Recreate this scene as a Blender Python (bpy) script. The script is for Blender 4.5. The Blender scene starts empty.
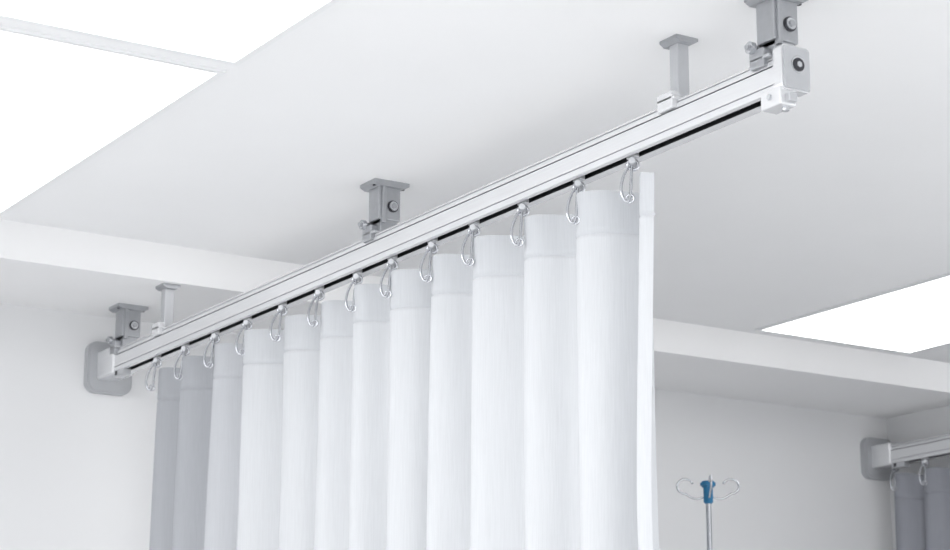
import bpy, bmesh, math, random
from mathutils import Vector, Matrix, noise as mnoise
random.seed(4)
S=bpy.context.scene
COL=S.collection
CAMZ=1.2
CEIL=CAMZ+1.445

# ---------------- materials ----------------
def mat(name,col,rough=.5,metal=0,noise=0,nscale=40,bump=0,bscale=200,spec=.5,emit=None,es=0,trans=0,weave=0,brushed=0):
    m=bpy.data.materials.new(name); m.use_nodes=True
    nt=m.node_tree; b=nt.nodes['Principled BSDF']
    b.inputs['Base Color'].default_value=(*col,1); b.inputs['Roughness'].default_value=rough
    b.inputs['Metallic'].default_value=metal
    b.inputs['Specular IOR Level'].default_value=spec
    if emit:
        b.inputs['Emission Color'].default_value=(*emit,1); b.inputs['Emission Strength'].default_value=es
    tc=nt.nodes.new('ShaderNodeTexCoord')
    src=tc.outputs['Object']
    if weave or brushed:
        mp=nt.nodes.new('ShaderNodeMapping')
        mp.inputs['Scale'].default_value=(1,1,.03) if weave else (1,.02,1)
        nt.links.new(src,mp.inputs['Vector']); src=mp.outputs['Vector']
    if noise:
        n=nt.nodes.new('ShaderNodeTexNoise'); n.inputs['Scale'].default_value=nscale
        n.inputs['Detail'].default_value=4
        nt.links.new(src,n.inputs['Vector'])
        r=nt.nodes.new('ShaderNodeValToRGB')
        r.color_ramp.elements[0].position=.3; r.color_ramp.elements[1].position=.7
        r.color_ramp.elements[0].color=(*[c*(1-noise) for c in col],1)
        r.color_ramp.elements[1].color=(*[min(1,c*(1+noise)) for c in col],1)
        nt.links.new(n.outputs['Fac'],r.inputs['Fac']); nt.links.new(r.outputs['Color'],b.inputs['Base Color'])
    if bump:
        n2=nt.nodes.new('ShaderNodeTexNoise'); n2.inputs['Scale'].default_value=bscale
        nt.links.new(src,n2.inputs['Vector'])
        bp=nt.nodes.new('ShaderNodeBump'); bp.inputs['Strength'].default_value=bump; bp.inputs['Distance'].default_value=.001
        nt.links.new(n2.outputs['Fac'],bp.inputs['Height']); nt.links.new(bp.outputs['Normal'],b.inputs['Normal'])
    if trans:
        t=nt.nodes.new('ShaderNodeBsdfTranslucent'); t.inputs['Color'].default_value=(*col,1)
        mx=nt.nodes.new('ShaderNodeMixShader'); mx.inputs[0].default_value=trans
        out=nt.nodes['Material Output']
        nt.links.new(b.outputs[0],mx.inputs[1]); nt.links.new(t.outputs[0],mx.inputs[2]); nt.links.new(mx.outputs[0],out.inputs['Surface'])
    return m
M_ceil=mat('ceiling_paint',(.90,.90,.905),.9,noise=.008,nscale=3,bump=.05,spec=.1)
M_wall=mat('wall_paint',(.83,.832,.84),.85,noise=.008,nscale=3,bump=.05,spec=.1)
M_floor=mat('vinyl_floor',(.86,.86,.86),.4,noise=.03,nscale=8)
M_alu=mat('brushed_silver_aluminium',(.80,.805,.82),.24,.5,noise=.025,nscale=300,bump=.06,bscale=500,brushed=1)
M_groove=mat('rail_groove',(.24,.25,.27),.5,.3)
M_slot=mat('dark_slot',(.02,.022,.026),.7)
M_cap=mat('grey_cap',(.54,.55,.57),.36,.45,noise=.02)
M_steel=mat('bracket_steel',(.42,.43,.45),.3,.65,noise=.04,nscale=60)
M_bolt=mat('bolt_steel',(.62,.63,.65),.22,.9)
M_dark=mat('dark_bolt',(.07,.07,.08),.35,.7)
M_chrome=mat('hook_steel',(.60,.61,.64),.14,.95)
M_plate=mat('wall_plate_grey',(.46,.47,.49),.5,.1)
FA=dict(rough=.85,noise=.035,nscale=420,bump=.6,bscale=500,spec=.15,weave=1)
M_cur=mat('curtain_fabric',(.665,.678,.70),trans=.14,**FA)
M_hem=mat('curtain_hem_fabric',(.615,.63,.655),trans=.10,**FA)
M_curHalfShade=mat('curtain_fabric_half_shade',(.56,.572,.60),trans=.1,**FA)  # same cloth, lighter step of the shade painted on the far folds
M_curShade=mat('curtain_fabric_shade',(.44,.452,.48),trans=.1,**FA)  # same cloth, deeper step of that painted shade
M_cur2=mat('grey_curtain_fabric',(.36,.37,.41),trans=.1,**FA)
M_light=mat('led_diffuser',(.9,.9,.9),.5,emit=(1,1,1),es=3.2)
M_fill=mat('fill_glow',(.9,.9,.9),.5,emit=(1,1,1),es=1.5)  # glow for the added strip that brightens the recess face
M_frame=mat('white_frame',(.86,.865,.87),.4,.1)
M_blue=mat('blue_plastic',(.02,.18,.36),.35)
M_rub=mat('black_rubber',(.03,.03,.03),.6)

# ---------------- mesh helpers ----------------
class B:
    def __init__(s): s.bm=bmesh.new(); s.mats=[]
    def mi(s,m):
        if m not in s.mats: s.mats.append(m)
        return s.mats.index(m)
    def _add(s,verts,faces,m,smooth=False):
        vs=[s.bm.verts.new(v) for v in verts]; i=s.mi(m)
        for f in faces:
            try:
                fc=s.bm.faces.new([vs[k] for k in f]); fc.material_index=i; fc.smooth=smooth
            except ValueError: pass
        return vs
    def box(s,x0,x1,y0,y1,z0,z1,m,bev=0):
        t=bmesh.new(); bmesh.ops.create_cube(t,size=1)
        for v in t.verts:
            v.co=Vector(((x0+x1)/2+v.co.x*(x1-x0),(y0+y1)/2+v.co.y*(y1-y0),(z0+z1)/2+v.co.z*(z1-z0)))
        if bev: bmesh.ops.bevel(t,geom=t.edges[:],offset=bev,segments=3,profile=.5,affect='EDGES')
        s.merge(t,m)
    def merge(s,t,m,smooth=False):
        t.verts.index_update()
        s._add([v.co.copy() for v in t.verts],[[v.index for v in f.verts] for f in t.faces],m,smooth); t.free()
    def cyl(s,p0,p1,r,m,seg=20,r2=None,bev=0):
        p0=Vector(p0);p1=Vector(p1);d=p1-p0
        t=bmesh.new(); bmesh.ops.create_cone(t,cap_ends=True,segments=seg,radius1=r,radius2=r if r2 is None else r2,depth=d.length)
        if bev:
            es=[e for e in t.edges if len(e.link_faces)==2 and any(len(f.verts)>4 for f in e.link_faces)]
            bmesh.ops.bevel(t,geom=es,offset=bev,segments=2,affect='EDGES')
        Mx=Matrix.Translation((p0+p1)/2)@d.to_track_quat('Z','Y').to_matrix().to_4x4()
        t.transform(Mx); s.merge(t,m)
    def extr(s,pts,axis,a0,a1,m,ms=None):
        def P(p,a):
            return {'Y':(p[0],a,p[1]),'X':(a,p[0],p[1]),'Z':(p[0],p[1],a)}[axis]
        n=len(pts)
        vs=[s.bm.verts.new(P(p,a)) for a in (a0,a1) for p in pts]
        for i in range(n):
            j=(i+1)%n
            f=s.bm.faces.new([vs[i],vs[j],vs[n+j],vs[n+i]]); f.material_index=s.mi(ms[i] if ms and ms[i] else m)
        for k in (0,1):
            f=s.bm.faces.new(vs[k*n:(k+1)*n]); f.material_index=s.mi(m)
    def tube(s,pts,r,m,seg=10,closed=False):
        pts=[Vector(p) for p in pts]; n=len(pts); rings=[]
        up=None
        for i,p in enumerate(pts):
            if closed: t=(pts[(i+1)%n]-pts[i-1]).normalized()
            else: t=(pts[min(i+1,n-1)]-pts[max(i-1,0)]).normalized()
            if up is None:
                a=Vector((0,0,1)) if abs(t.z)<.9 else Vector((1,0,0))
                up=(a-t*a.dot(t)).normalized()
            else: up=(up-t*up.dot(t)).normalized()
            sd=t.cross(up)
            rings.append([s.bm.verts.new(p+(up*math.cos(2*math.pi*k/seg)+sd*math.sin(2*math.pi*k/seg))*r) for k in range(seg)])
        mi=s.mi(m)
        for i in range(n if closed else n-1):
            A=rings[i];C=rings[(i+1)%n]
            for k in range(seg):
                f=s.bm.faces.new([A[k],A[(k+1)%seg],C[(k+1)%seg],C[k]]); f.material_index=mi; f.smooth=True
        if not closed:
            for R in (rings[0],rings[-1]):
                f=s.bm.faces.new(R); f.material_index=mi
    def obj(s,name,parent=None):
        bmesh.ops.recalc_face_normals(s.bm,faces=s.bm.faces[:])
        me=bpy.data.meshes.new(name); s.bm.to_mesh(me); s.bm.free()
        for m in s.mats: me.materials.append(m)
        o=bpy.data.objects.new(name,me); COL.objects.link(o)
        if parent: o.parent=parent
        return o
def rrect(cx,cz,w,h,r,n=6):
    P=[]
    for (sx,sz,a0) in ((1,1,0),(-1,1,90),(-1,-1,180),(1,-1,270)):
        for i in range(n+1):
            a=math.radians(a0+90*i/n)
            P.append((cx+sx*(w/2-r)+r*math.cos(a),cz+sz*(h/2-r)+r*math.sin(a)))
    return P
def empty(name):
    e=bpy.data.objects.new(name,None); COL.objects.link(e); return e

# ---------------- room ----------------
XR=5.50; XL=-2.6; YF=5.82; YB=-2.6
b=B(); b.box(XL-.2,XR+.2,YB-.2,YF+.2,-.12,0,M_floor); b.obj('floor')
b=B()
b.box(XL-.2,XR+.2,YB-.2,4.97,CEIL,CEIL+.22,M_ceil)
b.box(XL-.2,XR+.2,5.33,YF+.2,CEIL,CEIL+.22,M_ceil)
b.box(XL-.2,XR+.2,4.97,5.33,CEIL+.16,CEIL+.22,M_ceil)
b.obj('ceiling')
b=B(); b.box(XL-.2,XR+.2,YF,YF+.15,0,CEIL,M_wall); b.obj('wall_far')
def winwall(name,axis,pos,a0,a1,w0,w1,z0,z1,out):
    b=B()
    def bx(p,q,za,zb,m=M_wall,t0=0,t1=.15):
        lo,hi=sorted((pos+out*t0,pos+out*t1))
        if axis=='X': b.box(lo,hi,p,q,za,zb,m)
        else: b.box(p,q,lo,hi,za,zb,m)
    bx(a0,w0,0,CEIL); bx(w1,a1,0,CEIL); bx(w0,w1,0,z0); bx(w0,w1,z1,CEIL)
    b.obj(name)
    b=B()
    n=4
    for i in range(n+1):
        c=w0+(w1-w0)*i/n; c=min(max(c,w0+.03),w1-.03)
        lo,hi=sorted((pos+out*.04,pos+out*.1))
        if axis=='X': b.box(lo,hi,c-.03,c+.03,z0,z1,M_frame)
        else: b.box(c-.03,c+.03,lo,hi,z0,z1,M_frame)
    for zz in (z0+.03,z1-.03):
        if axis=='X': b.box(lo,hi,w0,w1,zz-.03,zz+.03,M_frame)
        else: b.box(w0,w1,lo,hi,zz-.03,zz+.03,M_frame)
    return b
winwall('wall_left','X',XL,YB,YF,-2.0,5.4,.3,2.4,-1).obj('fill_window_1')  # unseen window, added to let soft world light in from the left
winwall('wall_back','Y',YB,XL,XR,-2.2,5.2,.2,2.3,-1).obj('fill_window_2')  # unseen window, added for soft light from behind the camera
winwall('wall_right','X',XR,YB,YF,-2.0,3.2,.3,2.2,1).obj('fill_window_3')  # unseen window, added to brighten the ceiling on the right
for nm,bx in (('baseboard_far',(XL,XR,YF-.012,YF,0,.1)),('baseboard_right',(XR-.012,XR,YB,YF-.012,0,.1))):
    b=B(); b.box(*bx,M_frame); b.obj(nm)
b=B(); b.box(XL,XR,4.971,4.983,CEIL+.05,CEIL+.12,M_fill); b.obj('recess_fill_strip')  # added emissive strip, hidden from the camera, lights the recess face

def panel(x0,x1,y0,y1):
    b=B(); f=.014
    z0=CEIL-.006
    b.box(x0,x1,y0,y0+f,z0,CEIL+.0,M_frame); b.box(x0,x1,y1-f,y1,z0,CEIL,M_frame)
    b.box(x0,x0+f,y0+f,y1-f,z0,CEIL,M_frame); b.box(x1-f,x1,y0+f,y1-f,z0,CEIL,M_frame)
    b.box(x0+f,x1-f,y0+f,y1-f,z0+.002,CEIL,M_light)
    b.obj('ceiling_light_panel')
for (y0,y1) in ((3.69,4.91),(2.42,3.64),(-.6,.6)):
    panel(.58,1.768,y0,y1)
panel(4.13,4.76,3.72,4.92)
panel(4.13,4.76,1.2,2.4)
panel(-1.4,-.2,2.42,3.63)

# ---------------- curtain rail ----------------
Z0=CAMZ+1.253
def rail(name,X,ya,yb):
    root=empty(name)
    prof=[(.002,.067),(.048,.067),(.05,.065),(.05,0),(.028,0),(.028,.003),(.040,.003),(.040,.02),(.004,.02),(.004,.003),(.009,.003),(.009,0),
          (-.002,0),(-.003,.001),(-.003,.012),(-.0005,.0123),(-.0005,.0143),(-.003,.0146),(-.003,.046),(-.001,.0475),(.0035,.0478),(.0035,.0500),(0,.0503),(0,.0595),(.0025,.060),(.0025,.0618),(0,.0622),(0,.065)]
    prof=[(X+p[0],Z0+p[1]) for p in prof]
    ms=[None]*len(prof)
    for i in range(4,11): ms[i]=M_slot
    for i in (15,19,20,21,24): ms[i]=M_groove
    b=B(); b.extr(prof,'Y',ya,yb,M_alu,ms); b.obj('rail_profile',root)
    b=B()
    b.extr(rrect(X+.027,Z0+.041,.058,.078,.008),'Y',ya-.028,ya+.004,M_cap)
    b.extr(rrect(X+.027,Z0+.041,.064,.084,.009),'Y',ya-.024,ya-.002,M_alu)
    cy=ya-.028
    b.cyl((X+.029,cy+.001,Z0+.047),(X+.029,cy-.0015,Z0+.047),.0155,M_bolt,28)
    b.cyl((X+.029,cy,Z0+.047),(X+.029,cy-.004,Z0+.047),.0125,M_dark,28,bev=.001)
    b.cyl((X+.029,cy-.003,Z0+.047),(X+.029,cy-.005,Z0+.047),.006,M_bolt,6)
    b.obj('end_cap',root)
    b=B()
    b.box(X-.007,X+.03,ya-.02,ya+.035,Z0-.028,Z0+.006,M_alu,.003)
    b.cyl((X-.006,ya+.008,Z0-.010),(X-.011,ya+.008,Z0-.010),.006,M_bolt,16,bev=.001)
    b.box(X+.004,X+.022,ya-.032,ya-.018,Z0-.024,Z0-.008,M_cap,.002)
    b.cyl((X+.014,ya-.008,Z0-.036),(X+.014,ya-.008,Z0-.026),.007,M_bolt,16,bev=.001)
    b.obj('end_stop',root)
    b=B()
    b.box(X-.008,X+.058,yb-.02,YF-.022,Z0-.004,Z0+.078,M_alu,.006)
    b.box(X-.006,X+.02,yb-.09,yb-.025,Z0-.018,Z0+.0,M_cap,.002)
    b.box(X-.0075,X-.003,yb-.05,yb-.038,Z0-.014,Z0-.002,M_dark)
    b.obj('far_end_block',root)
    b=B()
    P=rrect(X+.033,Z0+.035,.14,.15,.03,8)
    b.extr(P,'Y',YF-.024,YF,M_plate)
    b.extr(rrect(X+.033,Z0+.035,.128,.138,.026,8),'Y',YF-.028,YF-.02,M_plate)
    b.obj('wall_plate',root)
    return root
RX=2.40; RX2=5.40
rail('curtain_rail',RX,2.78,5.70)
rail('curtain_rail',RX2,3.3,5.72)

def heavy(X,c):
    b=B(); cx=X+.03; z1=CEIL; zr=Z0+.067
    w,d=.092,.07
    b.extr([(cx-w/2,z1),(cx+w/2,z1),(cx+w/2,z1-.008),(cx+w/2-.012,z1-.014),(cx-w/2+.012,z1-.014),(cx-w/2,z1-.008)],'Y',c-d/2,c+d/2,M_steel)
    for sx in (-1,1):
        b.cyl((cx+sx*.036,c-.018,z1-.013),(cx+sx*.036,c-.018,z1-.008),.006,M_dark,12)
    b.box(cx-.029,cx+.029,c-.024,c+.024,z1-.092,z1-.012,M_steel,.003)
    b.box(cx-.022,cx-.012,c-.030,c+.028,z1-.10,z1-.012,M_steel,.002)
    b.cyl((cx+.008,c-.024,z1-.058),(cx+.008,c-.027,z1-.058),.014,M_dark,24)
    b.cyl((cx+.008,c-.026,z1-.058),(cx+.008,c-.031,z1-.058),.011,M_bolt,24,bev=.001)
    b.cyl((cx+.008,c-.030,z1-.058),(cx+.008,c-.034,z1-.058),.0065,M_steel,6)
    b.box(cx-.022,cx+.022,c-.02,c+.03,zr-.001,z1-.09,M_steel,.002)
    b.box(X-.010,X+.016,c-.006,c+.034,zr-.014,zr+.022,M_steel,.003)
    b.box(X-.010,X+.030,c-.020,c+.034,zr,zr+.006,M_cap,.002)
    b.cyl((X-.009,c+.022,zr+.026),(X-.020,c+.022,zr+.026),.0115,M_bolt,16,bev=.001)
    b.cyl((X-.019,c+.022,zr+.026),(X-.025,c+.022,zr+.026),.0055,M_steel,6)
    b.cyl((X-.012,c+.022,zr+.026),(X+.012,c+.022,zr+.026),.007,M_steel,12)
    b.obj('ceiling_bracket')
def thin(X,c,w=.052):
    b=B(); cx=X+.018; z1=CEIL; zr=Z0+.067
    b.extr([(cx-w/2,z1),(cx+w/2,z1),(cx+w/2,z1-.006),(cx+w/2-.01,z1-.012),(cx-w/2+.01,z1-.012),(cx-w/2,z1-.006)],'Y',c-w/2,c+w/2,M_steel)
    b.box(cx-.014,cx+.014,c-.013,c+.013,zr+.002,z1-.01,M_cap,.003)
    b.box(X-.011,X+.014,c-.012,c+.036,zr-.017,zr+.018,M_alu,.003)
    b.box(X-.011,X+.046,c-.018,c+.036,zr,zr+.007,M_alu,.002)
    b.obj('rail_hanger')
for c in (2.805,4.205,5.67): heavy(RX,c)
for c in (3.075,5.375): thin(RX,c)
heavy(RX2,4.3)

# ---------------- curtains ----------------
HY=[3.227,3.408,3.609,3.799,3.971,4.146,4.308,4.494,4.686,4.878,5.065,5.249,5.43]
CX=RX+.025
def curtain(name,cx,ya,yb,hooks,m1,m2,amp=.036,seed=1,sh=.014,shade_y=None,first=None,flare=0):
    rnd=random.Random(seed)
    hk=[h-sh for h in hooks]
    if first: hk[0]=first
    def phase(y):
        if y<=hk[0]: return (y-hk[0])/(hk[1]-hk[0])
        for i in range(len(hk)-1):
            if y<=hk[i+1]: return i+(y-hk[i])/(hk[i+1]-hk[i])
        return len(hk)-1+(y-hk[-1])/(hk[-1]-hk[-2])
    N=len(hk)+4
    A=[amp*rnd.uniform(.72,1.25) for _ in range(N)]
    D=[rnd.uniform(-1,1) for _ in range(N)]
    E=[rnd.uniform(-.30,.40) for _ in range(N)]
    PW=[rnd.uniform(.5,.85) for _ in range(N)]
    ztop=CAMZ+1.218; zbot=.28
    zs=[ztop,ztop-.003,ztop-.02,ztop-.04,ztop-.06,ztop-.075,ztop-.084,ztop-.0875,ztop-.090,ztop-.0925,ztop-.098,ztop-.11]
    z=ztop-.11
    while z>zbot+.04: z-=.04; zs.append(z)
    n=int((yb-ya)/.004)
    bm=bmesh.new(); grid=[]
    for r,z in enumerate(zs):
        dep=(ztop-z); row=[]
        g=min(1,dep/.7)
        for i in range(n+1):
            y=ya+(yb-ya)*i/n
            ph=phase(y)
            k0=math.floor(ph); f=ph-k0; ki=max(0,min(k0+1,N-2))
            a=A[ki]*(1-f)+A[ki+1]*f; dd=D[ki]*(1-f)+D[ki+1]*f
            pw=PW[ki]*(1-.2*g)+.2*g
            if ph<0: f2=f
            else: f2=.25*f+.75*f**pw
            w=2*math.pi*f2
            a*=1+.2*g
            win=math.sin(math.pi*f)**2
            nz=mnoise.noise(Vector((y*9,dep*.9,seed)))*.009*g+mnoise.noise(Vector((y*26,dep*1.8,seed+4)))*.007*min(1,dep/.12)*win
            x=cx+.020-a*(math.cos(w)+E[ki]*win*math.sin(2*w+.6))+nz
            yy=y+.010*math.sin(w)+dd*.015*g+.014*g*mnoise.noise(Vector((dep*1.5,ph*.7,seed+9)))+flare*g*((y-ya)/(yb-ya))**4
            zz=z-(.006*(1-math.cos(w))*max(0,1-dep/.25))-.002*dd*(1-g)
            if ph<.12: zz-=.014*min(1,(.12-ph)/.2)*max(0,1-dep/.2)
            if r in (7,8): x+=.0035
            if r==0: x+=.0008
            row.append(bm.verts.new((x,yy,zz)))
        grid.append(row)
    for r in range(len(zs)-1):
        for i in range(n):
            f=bm.faces.new([grid[r][i],grid[r][i+1],grid[r+1][i+1],grid[r+1][i]]); f.smooth=True
            y=ya+(yb-ya)*(i+.5)/n
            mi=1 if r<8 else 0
            if shade_y:  # far folds switch to darker cloth colours in place of shade
                if y>shade_y[1]: mi=2
                elif y>shade_y[0]: mi=3
            f.material_index=mi
    me=bpy.data.meshes.new(name); bm.to_mesh(me); bm.free()
    for m in (m1,m2,M_curShade,M_curHalfShade): me.materials.append(m)
    o=bpy.data.objects.new(name,me); COL.objects.link(o)
    return o
c1=curtain('curtain',CX,3.157,5.515,HY,M_cur,M_hem,shade_y=(4.878-.014,5.065-.014),first=3.178,flare=.03)
HY2=[3.6+.15*i for i in range(15)]
c2=curtain('curtain',RX2+.012,3.55,5.72,HY2,M_cur2,M_cur2,amp=.024,seed=5)

def hooks(name,cx,ys,par):
    b=B()
    for i,y in enumerate(ys):
        rnd=random.Random(i+7)
        sx=cx-.007
        b.box(sx-.006,sx+.006,y-.014,y+.014,Z0-.003,Z0+.012,M_cap,.002)
        b.cyl((sx,y,Z0-.012),(sx,y,Z0+.004),.005,M_chrome,12)
        ez=Z0-.016
        b.tube([(sx+.010*math.cos(t)*.9,y-.010*math.cos(t)*.5,ez+.010*math.sin(t)) for t in [2*math.pi*k/16 for k in range(16)]],.0036,M_chrome,8,True)
        b.cyl((sx-.010,y-.010,ez+.005),(sx+.009,y+.010,ez+.005),.0065,M_cap,14,bev=.001)
        L=.082; W=.0095; top=ez+.002
        ux,uy=.85+rnd.uniform(-.15,.1),-.5
        P=[]
        for k in range(32):
            t=2*math.pi*k/32
            u=math.cos(t); v=math.sin(t)
            wz=top-L/2+L/2*v
            ww=W*(1.0-.35*v)*u
            q=.5-.5*v
            off=-.004-.020*q-.006*math.sin(math.pi*q)
            P.append((sx+off+ux*ww,y+uy*ww-.010*q,wz))
        b.tube(P,.0030,M_chrome,10,True)
        b.tube([(sx-.018+.005*math.cos(t),y-.012-.007*math.cos(t),top-L+.006+.008*math.sin(t)) for t in [2*math.pi*k/14 for k in range(14)]],.0020,M_chrome,8,True)
    b.obj(name,par)
hooks('curtain_hooks',CX,HY,c1)
hooks('curtain_hooks',RX2+.025,HY2,c2)

# ---------------- IV pole ----------------
px,py=3.68,4.6; zt=CAMZ+.888
b=B()
b.cyl((px,py,.12),(px,py,1.25),.0125,M_chrome,20)
b.cyl((px,py,1.2),(px,py,zt+.01),.0075,M_chrome,20)
b.cyl((px,py,1.2),(px,py,1.27),.018,M_rub,20,bev=.003)
b.cyl((px,py,zt-.045),(px,py,zt+.005),.013,M_blue,20,bev=.003)
b.cyl((px,py,zt+.0),(px,py,zt+.016),.021,M_blue,20,bev=.004)
for a in (-32.5,57.5,147.5,237.5):
    ca,sa=math.cos(math.radians(a)),math.sin(math.radians(a))
    P=[]
    for k in range(9):
        t=k/8; P.append((t*.062,-.018-.014*math.sin(math.pi*t)))
    for k in range(1,15):
        t=math.radians(-90+ k*250/14); P.append((.062+.020*math.cos(t)*1.1,.002+.020*math.sin(t)))
    b.tube([(px+ca*u,py+sa*u,zt+w) for u,w in P],.003,M_chrome,8)
for k in range(5):
    a=2*math.pi*k/5
    ca,sa=math.cos(a),math.sin(a)
    b.tube([(px,py,.13),(px+ca*.1,py+sa*.1,.125),(px+ca*.28,py+sa*.28,.085)],.014,M_chrome,10)
    cx_,cy_=px+ca*.28,py+sa*.28
    b.cyl((cx_,cy_,.055),(cx_,cy_,.09),.009,M_bolt,10)
    b.cyl((cx_-.012*sa,cy_+.012*ca,.035),(cx_+.012*sa,cy_-.012*ca,.035),.035,M_rub,20,bev=.004)
b.cyl((px,py,.1),(px,py,.16),.03,M_bolt,20,bev=.004)
b.obj('iv_pole')

# ---------------- world, camera ----------------
w=bpy.data.worlds.new('daylight'); S.world=w; w.use_nodes=True
bg=w.node_tree.nodes['Background']; bg.inputs[0].default_value=(.965,.982,1,1); bg.inputs[1].default_value=2.0
cam=bpy.data.cameras.new('camera'); co=bpy.data.objects.new('camera',cam); COL.objects.link(co)
co.location=(0,0,CAMZ)
co.rotation_euler=(math.radians(90+14.2),0,math.radians(-32.5))
cam.sensor_width=36; cam.lens=2173/950*36; cam.clip_start=.05
cam.dof.use_dof=True; cam.dof.focus_distance=4.5; cam.dof.aperture_fstop=9
S.camera=co
S.view_settings.view_transform='Standard'
S.view_settings.look='None'
S.view_settings.exposure=0.0
